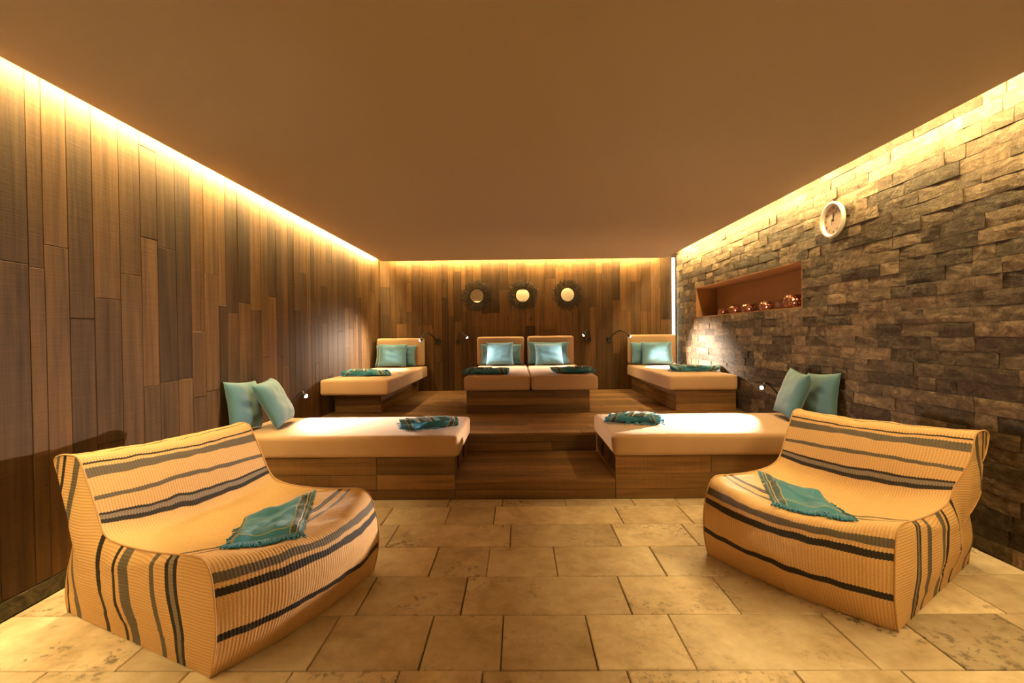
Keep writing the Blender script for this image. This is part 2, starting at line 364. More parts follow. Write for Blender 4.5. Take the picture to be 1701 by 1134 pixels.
# right wall: split stone with a niche
RH = .0885; NZ0, NZ1, NY0, NY1, ND = 17*RH, 22*RH, 4.575, 7.275, .32
SE = 8.16                                               # stone stops short of the back wall (light slot)
g = MB()
for a, c in (((XR+.012, YR-.1, 0), (XR+.5, NY0, HT)), ((XR+.012, NY1, 0), (XR+.5, SE, HT)), ((XR+.012, NY0, 0), (XR+.5, NY1, NZ0)), ((XR+.012, NY0, NZ1), (XR+.5, NY1, HT)), ((XR+ND+.03, NY0, NZ0), (XR+.5, NY1, NZ1)),
             ((XR+.08, SE, 0), (XR+.5, YB+.14, HT))): g.box(a, c)
wr = g.build('wall_right', 'grout'); tag(wr, kind='structure')
def stone_mesh(mb, y0, y1, z0, z1, fine=True):
    proud = R.uniform(-.003, .005); rn = R.random(); sd = R.uniform(0, 99)
    nu = max(2, min(7, int((y1-y0)/.06))) if fine else 2; nv = 3 if fine else 1
    tl = R.uniform(-.005, .005); tl2 = R.uniform(-.004, .004)
    gp = .0012; y0 += gp; y1 -= gp; z0 += gp; z1 -= gp
    vs = []
    for j in range(nv+1):
        for i in range(nu+1):
            u, w_ = i/nu, j/nv
            edge = 0.0015 if (i in (0, nu) or j in (0, nv)) else 0.0
            h = proud+tl*(u-.5)+tl2*(w_-.5)+.007*noise.noise((y0*3+u*(y1-y0)*11+sd, w_*1.6+sd, sd))-edge
            vs.append((XR-max(h, -.010), y0+(y1-y0)*u, z0+(z1-z0)*w_))
    k = nu+1; fs = [(j*k+i, (j+1)*k+i, (j+1)*k+i+1, j*k+i+1) for j in range(nv) for i in range(nu)]
    n0 = len(vs); rim = [i for i in range(nu+1)]+[j*k+nu for j in range(1, nv+1)]+[nv*k+i for i in range(nu-1, -1, -1)]+[j*k for j in range(nv-1, 0, -1)]
    for i in rim: vs.append((XR+.013, vs[i][1], vs[i][2]))
    L = len(rim); fs += [(rim[q], rim[(q+1) % L], n0+(q+1) % L, n0+q) for q in range(L)]
    mb.add(vs, fs, None, rn)
stones = []
for r in range(31):
    z0, z1 = r*RH, (r+1)*RH; segs = [(YR, SE)]
    if 17 <= r < 22: segs = [(YR, NY0), (NY1, SE)]
    for a, c in segs:
        y = a
        while y < c-1e-6:
            ln = R.choice((.14, .18, .24, .3, .36, .42, .46)); y2 = c if y+ln > c-.1 else y+ln
            stones.append((y, y2, z0, z1)); y = y2
def px_area(s):
    ym = max((s[0]+s[1])/2, .5)
    if ym < 2.45 or s[2] > 2.6: return 0
    return (s[1]-s[0])*RH/ym**3*(0.35 if s[2] < .5 and ym > 3.7 else 1)
stones.sort(key=px_area, reverse=True)
for s_ in stones[:299]:
    mb = MB(); stone_mesh(mb, *s_); mb.build('stone', 'stone', wr, center=True, smooth=False)
mb = MB()
for s_ in stones[299:]: stone_mesh(mb, *s_, fine=s_[0] > 3)
mb.build('stone_cladding', 'stone', wr, kind='stuff')
M['niche'] = plain('niche_lining', (0.27, 0.135, 0.052), 0.6)
g = MB()
g.box((XR+.0, NY0, NZ0-.0), (XR+ND, NY1, NZ0+.010)); g.box((XR+.0, NY0, NZ1-.010), (XR+ND, NY1, NZ1))
g.box((XR, NY0, NZ0+.010), (XR+ND, NY0+.010, NZ1-.010)); g.box((XR, NY1-.010, NZ0+.010), (XR+ND, NY1, NZ1-.010)); g.box((XR+ND-.01, NY0+.01, NZ0+.01), (XR+ND+.02, NY1-.01, NZ1-.01))
g.build('niche_lining', 'niche', wr)
# rear wall behind the camera, with a door
we = MB().box((XL-.1, YR-.14, 0), (XR+.1, YR, HT)).build('wall_rear', 'rear'); tag(we, kind='structure')
dr = MB().box((-.35, YR+.0, 0), (.65, YR+.05, 2.12)).build('door_1', 'wood_v'); tag(dr, kind='structure')
MB().box((.5, YR+.05, .98), (.62, YR+.10, 1.02)).build('door_handle', 'black', dr)
# ceiling: hanging panel with cove slots around it, closed above
XCL, XCR, YCB, YCR = -2.275, 2.475, 8.12, YR+.12
cl = MB().box((XL-.16, YR-.14, HT), (XR+.5, YB+.14, HT+.1)).build('ceiling', 'ceiling'); tag(cl, kind='structure')
MB().box((XCL, YCR, HC), (XCR, YCB, HC+.03)).build('ceiling_panel', 'ceiling', cl)
for nm, p in (('hanger', (-1.4, 2)), ('hanger', (1.4, 2)), ('hanger', (-1.4, 6)), ('hanger', (1.4, 6))):
    MB().box((p[0]-.05, p[1]-.05, HC+.03), (p[0]+.05, p[1]+.05, HT)).build(nm, 'gap', cl)
# upstand that hides the void above the panel, set back from the strip lights
g = MB(); i_ = .10
g.box((XCL+i_, YCR+i_, HC+.03), (XCL+i_+.02, YCB-i_, HT)); g.box((XCR-i_-.02, YCR+i_, HC+.03), (XCR-i_, YCB-i_, HT))
g.box((XCL+i_, YCB-i_-.02, HC+.03), (XCR-i_, YCB-i_, HT)); g.box((XCL+i_, YCR+i_, HC+.03), (XCR-i_, YCR+i_+.02, HT))
g.build('cove_upstand', 'rear', cl)
def led(name, p0, p1, w_, label, mat='led', h=.012):
    d = (Vector(p1)-Vector(p0)); L = d.length; d.normalize(); k = max(1, int(L/.3)); sd = Vector((0, 0, 1)).cross(d)
    if sd.length < .5: sd = Vector((1, 0, 0))
    t = empty(name, p0); tag(t, label, 'strip light', 'hidden strip lights')
    g = MB()
    for q in range(k):
        a = d*(L*q/k); c = d*(L*(q+1)/k)
        up = d.cross(sd)
        vs = []
        for e in (a, c): vs += [e-sd*w_/2, e+sd*w_/2, e+sd*w_/2+up*h, e-sd*w_/2+up*h]
        g.add(vs, [(0, 1, 5, 4), (1, 2, 6, 5), (2, 3, 7, 6), (3, 0, 4, 7)])
    g.build('light_strip', mat, t)
    return t
ZL = HC+.042
led('cove_light', (XCL-.018, YR+.15, ZL+.003), (XCL-.018, YB-.14, ZL+.003), .026, 'warm cove strip light glowing down the wood-panelled side wall')
led('cove_light', (XCR+.050, YR+.15, ZL+.014), (XCR+.050, YB-.14, ZL+.014), .012, 'warm cove strip light glowing down the stone wall')
led('cove_light', (XCL+.15, YCB+.025, ZL), (XCR-.1, YCB+.025, ZL), .012, 'warm cove strip light above the three round mirrors')
led('cove_light', (XCL+.15, YCR-.03, ZL), (XCR-.1, YCR-.03, ZL), .014, 'warm cove strip light on the plaster wall by the door', 'led', .003)
led('corner_light', (2.640, YB-.03, .40), (2.640, YB-.03, HC+.02), .045, 'vertical strip light in the slot between planks and stone', 'led_v', .02)

# ---------------------------------------------------------------- stepped timber platform
Y1, Y2, H1, H2 = 3.735, 4.655, .153, .328
BL, BRX = -.50, .745                                     # inner ends of the two low bed bases
pf = MB().box((XL, Y2+.02, 0), (XR, YB+.018, H2-.02)).box((BL, Y1+.02, 0), (BRX, Y2+.02, H1-.02)).build('floor_platform', 'gap'); tag(pf, 'stepped timber platform filling the back of the room', kind='structure')
def hboards(parent, mat, nrm, a0, a1, bs, base, t, lo=.7, hi=1.9, **kw):
    for b0, b1 in zip(bs, bs[1:]):
        x = cuts(a0, a1, lo, hi)
        for q, z in zip(x, x[1:]): board(parent, mat, nrm, q, z, b0, b1, base, t, **kw)
def even(a, b, w_):
    k = max(1, round((b-a)/w_)); return [a+(b-a)*i/k for i in range(k+1)]
hboards(pf, 'wood_x', '-y', BL, BRX, [0, .075, H1-.02], Y1+.02, .02)
hboards(pf, 'wood_x', 'z', BL, BRX, even(Y1, Y2, .13), H1-.02, .02)
hboards(pf, 'wood_x', '-y', XL, XR, [H1, .24, H2-.02], Y2+.02, .02)
hboards(pf, 'wood_x', 'z', XL, XR, even(Y2, YB, .13), H2-.02, .02)

# ---------------------------------------------------------------- built-in bed bases
def base_box(label, x0, x1, y0, y1, z0, z1, rows_, faces, group=None):
    t = empty('bed_base', ((x0+x1)/2, (y0+y1)/2, z0)); tag(t, label, 'bed base', group)
    core = MB().box((x0+.02, y0+.02, z0), (x1-.02, y1, z1)).build('core', 'gap')
    prts = [core]
    n0 = set(bpy.data.objects)
    if 'f' in faces: hboards(None, 'wood_x', '-y', x0, x1, rows_, y0+.02, .02)
    if 'l' in faces: hboards(None, 'wood_y', '-x', y0+.02, y1, rows_, x0+.02, .02)
    if 'r' in faces: hboards(None, 'wood_y', 'x', y0+.02, y1, rows_, x1-.02, .02)
    prts += [o for o in bpy.data.objects if o not in n0]
    for o in prts: o.parent = t; o.location = Vector(o.location)-t.location
    return t
LZ = .335
bbL = base_box('low timber bed base beside the steps and the wood-panelled wall', XL+.002, BL, Y1, Y2-.002, 0, LZ, [0, .078, .195, LZ], 'fr')
bbR = base_box('low timber bed base beside the steps and the stone wall', BRX, XR-.02, Y1, Y2-.002, 0, LZ, [0, .078, .195, LZ], 'fl')
HB = .60
CY0, CX0, CX1 = 5.87, -.635, .865
base_box('wide dark timber bed base under the two middle mattresses', CX0, CX1, CY0, YB-.03, H2, HB, [H2, .42, .51, HB], 'flr')
RLY, RRY = 5.65, 5.85
base_box('raised timber bed base in the corner of the plank walls', XL+.06, -1.71, RLY+.34, YB-.03, H2, HB-.02, [H2, .42, .51, HB-.02], 'fr')
base_box('raised timber bed base against the stone wall', 1.92, XR-.02, RRY+.06, YB-.03, H2, HB-.02, [H2, .42, .51, HB-.02], 'fl')
def fitting(x, y, z, sgn, label):
    t = empty('step_light', (x, y, z)); tag(t, label, 'step light', 'unlit black fittings on the bed base ends')
    MB().box((-.006, -.036, -.058), (.006, .036, .058)).build('frame', 'slotframe', t)
    g = MB().box((-.004+sgn*.005, -.024, -.046), (.004+sgn*.005, .024, .046)); g.build('insert', 'slot', t)
for x, sg, wn in ((BL+.006, 1, 'plank-wall bed base'), (BRX-.006, -1, 'stone-wall bed base')):
    fitting(x, Y1+.17, .26, sg, f'black rectangular step light on {wn}, the one at its front edge')
    fitting(x, Y1+.56, .26, sg, f'black rectangular step light on {wn}, the one deeper along the step')

# ---------------------------------------------------------------- mattresses and back cushions
def mattress(x0, x1, y0, y1, z0, z1, label):
    sz = (x1-x0, y1-y0, z1-z0)
    o = rounded_box(sz, .032, 4, 14, .006).build('mattress', 'mattress', None, ((x0+x1)/2, (y0+y1)/2, (z0+z1)/2), True)
    tag(o, label, 'mattress', 'tan mattresses'); return o
def backcush(x0, x1, y0, z0, z1, label, t=.20):
    o = rounded_box((x1-x0, t, z1-z0), .04, 4, 6, 0).build('backrest_cushion', 'mattress', None, ((x0+x1)/2, y0+t/2, (z0+z1)/2), True)
    tag(o, label, 'cushion', 'upright tan back cushions'); return o
ZM1 = .50
mattress(XL+.005, -.465, Y1-.035, Y2-.03, LZ+.002, ZM1, 'long tan mattress on the low base by the plank wall')
mattress(.728, XR-.022, Y1-.035, Y2+.04, LZ+.002, ZM1, 'long tan mattress on the low base by the stone wall')
ZM2, HBY = .775, 7.92
mattress(-.66, .145, CY0-.06, HBY+.2, HB+.002, ZM2, 'tan middle mattress on the side of the plank wall')
mattress(.155, .96, CY0-.06, HBY+.2, HB+.002, ZM2, 'tan middle mattress on the side of the stone wall')
mattress(XL+.01, -1.53, RLY, HBY+.2, HB-.018, ZM2-.01, 'tan mattress on the raised corner base by the plank walls')
mattress(1.82, XR-.02, RRY, HBY+.2, HB-.018, ZM2-.01, 'tan mattress on the raised base by the stone wall')
ZH = 1.235
backcush(XL+.015, -1.565, HBY, ZM2+.002, ZH, 'tan back cushion standing in the corner of the plank walls')
backcush(-.675, .10, HBY, ZM2+.004, ZH+.01, 'tan back cushion of the double bed, the one nearer the plank wall')
backcush(.155, .915, HBY, ZM2+.004, ZH+.015, 'tan back cushion of the double bed, the one nearer the stone wall')
backcush(1.825, 2.585, HBY, ZM2+.002, ZH+.02, 'tan back cushion beside the vertical strip light')

# ---------------------------------------------------------------- pillows
def pillow(c, size, thick, rot, label, seed):
    """c: centre; local x width, z height, y thickness; rot = euler"""
    def surf(sg):
        def fn(u, v):
            a, b_ = 2*u-1, 2*v-1
            ca = a*(1-.075*(1-b_*b_)); cb = b_*(1-.075*(1-a*a))
            h = max(0, (1-a**4))*max(0, (1-b_**4)); h = h**.62
            w1 = noise.noise((a*2.2+seed, b_*2.2, seed*1.7))*.16*h
            fold = math.sin((a*1.1+b_*2.6+seed)*4.2)*.035*h*(1-abs(b_))
            ear = .02*(abs(a)*abs(b_))**3*math.sin(seed*5+a*3)
            return (ca*size[0]/2, sg*thick/2*(h*(1+w1)+fold)+ear, cb*size[1]/2)
        return fn
    g = MB(); g.grid(surf(-1), 26, 26); g.grid(surf(1), 26, 26, flip=True)
    o = g.build('throw_pillow', 'pillow', None, c, True, weld=.0005); o.rotation_euler = rot
    tag(o, label, 'pillow', 'teal throw pillows'); return o
D = math.radians
# rear beds: (cx, cy, cz, w, h, tilt, yaw)
ZP = ZM2-.01
def rear_pillow(cx, dy, w_, h, yaw, roll, label, seed, zb=ZM2):
    tilt = 14+seed % 4; t = .13
    cz = zb+.5*h*math.cos(D(tilt))+.02
    pillow((cx, HBY-.055-.5*h*math.sin(D(tilt))*.9-dy, cz), (w_, h), t, (D(-tilt), D(roll), D(yaw)), label, seed)
def pair(xb, xf, zb, lab, s, wf=.46, hf=.40, wb=.44, hb=.36, rb=0, rf=0):
    rear_pillow(xb, 0, wb, hb, 0, rb, f'teal pillow behind the other one on the {lab}', s, zb)
    rear_pillow(xf, .145, wf, hf, 0, rf, f'teal pillow in front of the other one on the {lab}', s+3, zb)
pair(-1.985, -2.0, ZP, 'corner bed by the plank walls', 2, .46, .375, .67, .35)
pair(-.28, -.29, ZM2, 'middle mattress nearer the plank wall', 5, .44, .375, .68, .345)
pair(.49, .49, ZM2, 'middle mattress nearer the stone wall', 9, .45, .35, .68, .375, rf=-2)
pair(2.14, 2.20, ZP, 'raised bed beside the stone wall', 14, .50, .375, .66, .36)
# low beds: pillows stand against the side walls
pillow((-2.268, 3.97, .715), (.42, .41), .12, (D(-10), D(4), D(87)), 'teal pillow standing against the plank wall on the low bed, nearer the bean bag', 3.3)
pillow((-2.115, 4.17, .718), (.45, .42), .14, (D(-27), D(-3), D(99)), 'teal pillow leaning over its twin on the low bed by the plank wall', 4.7)
pillow((2.590, 4.18, .716), (.42, .42), .12, (D(-8), D(-4), D(-87)), 'teal pillow standing against the stone wall on the low bed, nearer the bean bag', 6.1)
pillow((2.440, 4.33, .724), (.44, .43), .14, (D(-19), D(4), D(-100)), 'teal pillow leaning over its twin on the low bed by the stone wall', 7.9)

# ---------------------------------------------------------------- rolled towels on the beds
def fringe_strands(g, pts, dirs, ln, r=.0035, drop=None):
    for p, d in zip(pts, dirs):
        p = Vector(p); d = Vector(d)
        q = [p, p+d*ln*.5+Vector((0, 0, R.uniform(-.002, .006))), p+d*ln+Vector((R.uniform(-.008, .008), R.uniform(-.008, .008), 0))]
        if drop is not None:
            for v in q: v.z = max(v.z, drop(v.x, v.y))
        g.tube(q, [r, r*.8, r*1.5], 5)
def rolled_towel(x, y, z, rz, ln, wd, ht, label, seed, mirror=False):
    t = empty('rolled_towel', (x, y, z), rz); tag(t, label, 'towel', 'teal towels folded on the beds')
    sx = -1 if mirror else 1
    def fn(u, v):
        a = 2*math.pi*u; b_ = 2*v-1
        ca, sa = math.cos(a), math.sin(a)
        yy = math.copysign(abs(ca)**.7, ca)*wd/2; zz = math.copysign(abs(sa)**.75, sa)*ht/2
        wv = 1+.22*noise.noise((b_*3.6+seed, ca*1.2, sa*1.2+seed)); tap = 1-.10*max(0, v-.75)*4+.05*math.sin(v*9+seed)
        sp = .035*sa*math.sin(seed+2*b_)
        return (sx*(b_*ln/2+sp), yy*wv*tap+.02*math.sin(3*b_+seed), ht/2+zz*(wv if zz > 0 else 1)*(tap if zz > 0 else 1))
    g = MB(); g.grid(fn, 28, 34, True, lambda u, v: (v, (u*2) % 1), flip=mirror)
    for v in (0, 1):       # spiral ends
        def en(u, w_, v=v):
            p = Vector(fn(u, v)); c0 = Vector((p.x, 0, ht/2)); q = p.lerp(c0, w_)
            q.x += sx*(1 if v == 0 else -1)*(.018*abs(math.sin(w_*9+u*6.28)))*(w_ > 0); return q
        g.grid(en, 28, 5, True, lambda u, w_: (.12 if w_ > .4 else .5, .5), flip=(v == 1) != mirror)
    g.build('roll', 'towel', t, None, True)
    # loose flap lying diagonally over the roll
    def flap(u, v):
        xx = -ln*.42+ln*.52*u; a = -.25*math.pi+v*math.pi*1.12
        ca, sa = math.cos(a), math.sin(a)
        rr = 1.07+.05*noise.noise((u*4+seed, v*5, seed))+.05*math.sin(u*17+seed)
        return (sx*(xx+.09*(v-.5)), math.copysign(abs(ca)**.7, ca)*wd/2*rr+.02*math.sin(3*(2*xx/ln)+seed), max(.003, ht/2+math.copysign(abs(sa)**.75, sa)*ht/2*rr+.006))
    g = MB(); g.grid(flap, 18, 20, False, lambda u, v: (.78+.2*u, .2+v*.6), flip=not mirror)
    g.build('loose_flap', 'towel', t, None, True)
    g = MB(); fp, fd = [], []
    for k in range(30):
        v = R.random(); a = -.1*math.pi-R.random()*.9
        fp.append((sx*(-ln/2+R.uniform(-.01, .03)), R.uniform(-.5, .5)*wd*.95, R.uniform(.006, ht*.75))); fd.append((-sx*R.uniform(.4, 1), R.uniform(-.8, .3), R.uniform(-.5, .1)))
    for k in range(26):
        q = R.random(); fp.append((sx*(-ln*.45+ln*.6*q), -wd*.5-.002, .012)); fd.append((R.uniform(-.6, .6), -1, -.1))
    fringe_strands(g, fp, fd, .038, .0035, lambda a, c: .004)
    g.build('fringe', 'fringe', t, None, True, 'stuff')
    return t
rolled_towel(-.75, 4.06, ZM1+.009, D(17), .45, .20, .072, 'teal fringed towel folded on the low mattress by the plank wall', 1.0)
rolled_towel(1.00, 4.22, ZM1+.009, D(-15), .44, .20, .072, 'teal fringed towel folded on the low mattress by the stone wall', 2.3, True)
rolled_towel(-1.94, 6.16, ZM2+.000, D(3), .55, .22, .074, 'teal fringed towel folded on the plank-corner bed', 3.1)
rolled_towel(-.40, 6.15, ZM2+.010, D(-4), .55, .24, .074, 'teal fringed towel on the middle mattress nearer the plank wall', 4.2)
rolled_towel(.68, 6.18, ZM2+.010, D(8), .48, .24, .074, 'teal fringed towel on the middle mattress nearer the stone wall', 5.5, True)
rolled_towel(2.33, 6.42, ZM2+.000, D(-4), .58, .20, .074, 'teal fringed towel folded on the raised bed beside the stone wall', 6.4)

# ---------------------------------------------------------------- bean bag chairs
PROF = [(0, 0), (-.02, .06), (-.04, .16), (-.035, .28), (-.01, .38), (.03, .432), (.09, .442), (.20, .428), (.38, .408), (.58, .40), (.70, .412), (.765, .45), (.82, .54), (.875, .63), (.92, .70),
        (.95, .735), (1.03, .742), (1.10, .728), (1.135, .705), (1.10, .64), (1.03, .55), (.965, .47), (.955, .40), (.99, .30), (1.04, .18), (1.06, .07), (1.04, 0)]
W2 = .440
NP = 150
_p = cat([(q[0], q[1], 0) for q in PROF], 12)
_l = [0.0]
for a, c in zip(_p, _p[1:]): _l.append(_l[-1]+(c-a).length)
PL = _l[-1]
def prof(t):
    s = t*PL; lo, hi = 0, len(_l)-1
    while hi-lo > 1:
        md = (lo+hi)//2
        if _l[md] <= s: lo = md
        else: hi = md
    f = (s-_l[lo])/max(1e-9, _l[hi]-_l[lo]); return _p[lo].lerp(_p[hi], f)
def arc_of(k):                     # t of control point k
    return _l[min(k*12, len(_l)-1)]/PL
def bumpw(t, a, c, e):             # smooth window
    if t < a-e or t > c+e: return 0.0
    if t < a: return .5-.5*math.cos(math.pi*(t-(a-e))/e)
    if t > c: return .5-.5*math.cos(math.pi*((c+e)-t)/e)
    return 1.0
TF0, TF1, TS1, TB1, TT1 = arc_of(0), arc_of(5), arc_of(11), arc_of(15), arc_of(18)
def bag_pt(t, s, flare=0.0, seed=0.0):
    """point on the wrap-around cover; s in -1..1 across the width; local: x across, y depth, z up"""
    p = prof(t); m_ = 1-s*s; e = 1-abs(s)**3
    d, z = p.x, p.y
    fr = bumpw(t, .0, TF1*.95, .13); st = bumpw(t, TF1*1.15, TS1*.97, .07); bk = bumpw(t, TS1*1.05, TB1*.97, .07); tp = bumpw(t, TB1, TT1, .05)
    d -= .125*m_*fr*(.42+.58*min(1, z/.28)); z -= .052*m_*st; d -= .012*m_*bk; z -= .018*m_*tp
    z += .012*fr*m_*max(0, z-.3)/.13
    d += .05*m_*bumpw(t, TT1*1.02, .98, .05)
    wz = .011*noise.noise((s*2.6+seed, t*16, seed)) + .006*noise.noise((s*7+seed, t*38, seed+4))
    z += wz*(z > .05)*e; d += wz*.5*e
    hw = W2*(1+.02*bumpw(t, TF0, TF1*.5, .1))-.012*bk
    x = s*hw
    if flare and s < 0: x -= flare*bumpw(t, TB1*.93, TT1*1.05, .12)*(-s)**2
    return Vector((x, d, max(z, .002)))
loop_st = [(.055, .068, 'k'), (.122, .134, 'k'), (.142, .160, 'g'), (.222, .229, 'g'), (.2455, .2495, 'k'), (.2495, .2515, 'g'), (.2515, .2555, 'k')]
c_ = TS1
loop_st += [(c_+.003, c_+.009, 'k'), (c_+.009, c_+.0165, 'l'), (c_+.0165, c_+.0225, 'k'), (c_+.043, c_+.053, 'g'), (c_+.088, c_+.106, 'g'), (c_+.114, c_+.120, 'k'), (c_+.150, c_+.155, 'k')]
M['bag_loop'] = weave('bag_cover_weave', loop_st)
sd_st = [(.140, .154, 'k'), (.154, .174, 'l'), (.174, .188, 'k'), (.245, .272, 'g'), (.405, .455, 'g'), (.475, .495, 'k'), (.600, .628, 'k'), (.810, .845, 'g'), (.895, .915, 'k'), (.945, .965, 'g')]
M['bag_side'] = weave('bag_side_weave', sd_st)
M['seam'] = cloth('bag_seam', (0.62, 0.38, 0.17), (0.5, 0.29, 0.12), 120)
def bag(org, udir, ddir, mirror, label, flare, seed):
    """org: near front bottom corner; udir: along the front away from org; ddir: towards the back"""
    u = Vector((*udir, 0)).normalized(); d = Vector((*ddir, 0)).normalized()
    t = empty('bean_bag_chair', (org[0]+u.x*W2, org[1]+u.y*W2, 0)); tag(t, label, 'bean bag', 'striped bean bag chairs')
    xf = lambda p: u*p.x+d*p.y+Vector((0, 0, p.z))
    fl_ = mirror
    g = MB(); g.grid(lambda a, c: xf(bag_pt(c, 2*a-1, flare, seed)), 40, NP, False, lambda a, c: ((2*a-1)*W2, c), flip=fl_)
    g.build('cover', 'bag_loop', t, None, True)
    CEN = Vector((0, .82, .25)); NT = 110; NR = 12
    for sg in (-1, 1):
        ring = [bag_pt(k/NT, sg, flare, seed) for k in range(NT+1)]
        nb = 26; ring += [ring[-1].lerp(ring[0], (k+1)/nb) for k in range(nb-1)]
        cx = sg*W2; L = len(ring)
        def fn(a, c):
            p = ring[int(round(a*L)) % L]; k = 1-c
            q = Vector((p.x*k+(cx)*c, CEN.y+(p.y-CEN.y)*k, CEN.z+(p.z-CEN.z)*k))
            bl_ = .055*(1-k**2.2)*(1-.3*c)*(1+.4*noise.noise((q.y*4+seed, q.z*4, sg)))
            bl_ += .010*math.sin(q.y*22+seed)*(1-k**3)*(q.z > .1)
            bl_ *= min(1, .25+q.z*4)*(1-.55*max(0, min(1, (q.z-.42)/.2)))
            q.x += sg*bl_; return xf(q)
        def uvf(a, c):
            p = ring[int(round(a*L)) % L]; k = 1-c; y = CEN.y+(p.y-CEN.y)*k; z = CEN.z+(p.z-CEN.z)*k
            y += .030*math.sin(z*9+.5)*(1-z)
            return (z, max(0, min(1, y/1.15)))
        g = MB(); g.grid(fn, L, NR, True, uvf, flip=(sg < 0) == mirror)
        g.build('side_panel', 'bag_side', t, None, True)
        g = MB(); g.tube([xf(bag_pt(k/90, sg*1.0, flare, seed)+Vector((sg*.001, 0, .001))) for k in range(91)], .0042, 6)
        g.build('seam', 'seam', t, None, True)
    return t, xf
bagL, xfL = bag((-1.165, 1.79), (.4096, .9123), (-.9123, .4096), False, 'cream bean bag chair with dark stripes by the plank wall', 0.0, 2.0)
bagR, xfR = bag((1.595, 2.06), (-.572, .820), (.820, .572), True, 'cream bean bag chair with dark stripes by the stone wall', 0.06, 6.0)

# fringed cloths lying on the bean bags
def seat_point(bagT, s, dd, flare, seed, lift):
    """find cover t with depth dd on the seat, by bisection"""
    lo, hi = TF1*.74, TS1*1.02
    for _ in range(26):
        md = (lo+hi)/2
        if bag_pt(md, s, flare, seed).y < dd: lo = md
        else: hi = md
    p = bag_pt((lo+hi)/2, s, flare, seed)
    q = bag_pt((lo+hi)/2+.004, s, flare, seed); q2 = bag_pt((lo+hi)/2, s+.01, flare, seed)
    nn = (q2-p).cross(q-p).normalized()
    if nn.z < 0: nn = -nn
    return p+nn*lift, nn
def bag_towel(bagT, xf, corners, flare, seed, label, mirror):
    """corners (s, d): far-inner, far-outer, near-outer, near-inner; fringe along the near edge"""
    t = empty('fringed_towel', bagT.location); tag(t, label, 'towel', 'teal towels on the bean bags')
    A_, B_, C_, D_ = (Vector(q) for q in corners)
    def sd(u, v):
        return (A_*(1-u)+B_*u)*(1-v)+(D_*(1-u)+C_*u)*v
    def lay(lift, wob, sc=1.0, off=0.0):
        def fn(u, v):
            uu, vv = .5+(u-.5)*sc+off, .5+(v-.5)*sc
            q = sd(uu, vv); e = min(u, 1-u, v, 1-v); k = min(1, e*9)
            fold = .010*math.exp(-((v-.35-.4*(1-u))/.05)**2)*k
            h = lift*(.25+.75*k)+wob*noise.noise((u*3.3+seed, v*3.3, seed*2))*k+.004*math.sin(u*14+v*5+seed)*k+fold
            return xf(seat_point(bagT, q.x, q.y, flare, seed, max(.003, h))[0])
        return fn
    g = MB(); g.grid(lay(.032, .016), 34, 34, False, lambda u, v: (.12+u*.84, v), flip=mirror); g.build('top_layer', 'towel', t, None, True)
    g = MB(); g.grid(lay(.010, .004, 1.03, .012), 24, 24, False, lambda u, v: (1-v*.25, .3+u*.3), flip=mirror); g.build('under_layer', 'towel', t, None, True)
    g = MB()
    edge = [(k/46, 1.0, 0) for k in range(47)]+[(0.0, k/18, 1) for k in range(6, 19)]
    for u, v, kind in edge:
        for rep in range(2 if kind == 0 else 1):
            pts = []
            l_ = R.uniform(.042, .066) if kind == 0 else R.uniform(.015, .03)
            q0 = sd(u, v); dirv = (sd(u, 1.0)-sd(u, .8)) if kind == 0 else (sd(0, v)-sd(.2, v))
            dirm = Vector((dirv.x*W2, dirv.y)).normalized()
            ang = R.uniform(-.55, .55); dirm = Vector((dirm.x*math.cos(ang)-dirm.y*math.sin(ang), dirm.x*math.sin(ang)+dirm.y*math.cos(ang)))
            for k in range(4):
                q = (q0.x+dirm.x*l_*k/3/W2, q0.y+dirm.y*l_*k/3)
                pts.append(xf(seat_point(bagT, max(-1, min(1, q[0])), q[1], flare, seed, .006+.006*(1-k/3)+R.uniform(0, .003))[0]))
            g.tube(pts, [.003, .0028, .0026, .0048], 5)
    g.build('fringe', 'fringe', t, None, True, 'stuff')
    return t
TOWL = [(.10, .47), (.93, .38), (-.12, -.035), (-.66, .12)]
TOWR = [(.10, .47), (.96, .50), (.12, -.02), (-.58, .04)]
bag_towel(bagL, xfL, TOWL, 0.0, 2.0, 'teal fringed towel spread on the bean bag by the plank wall', False)
bag_towel(bagR, xfR, TOWR, 0.06, 6.0, 'teal fringed towel spread on the bean bag by the stone wall', True)

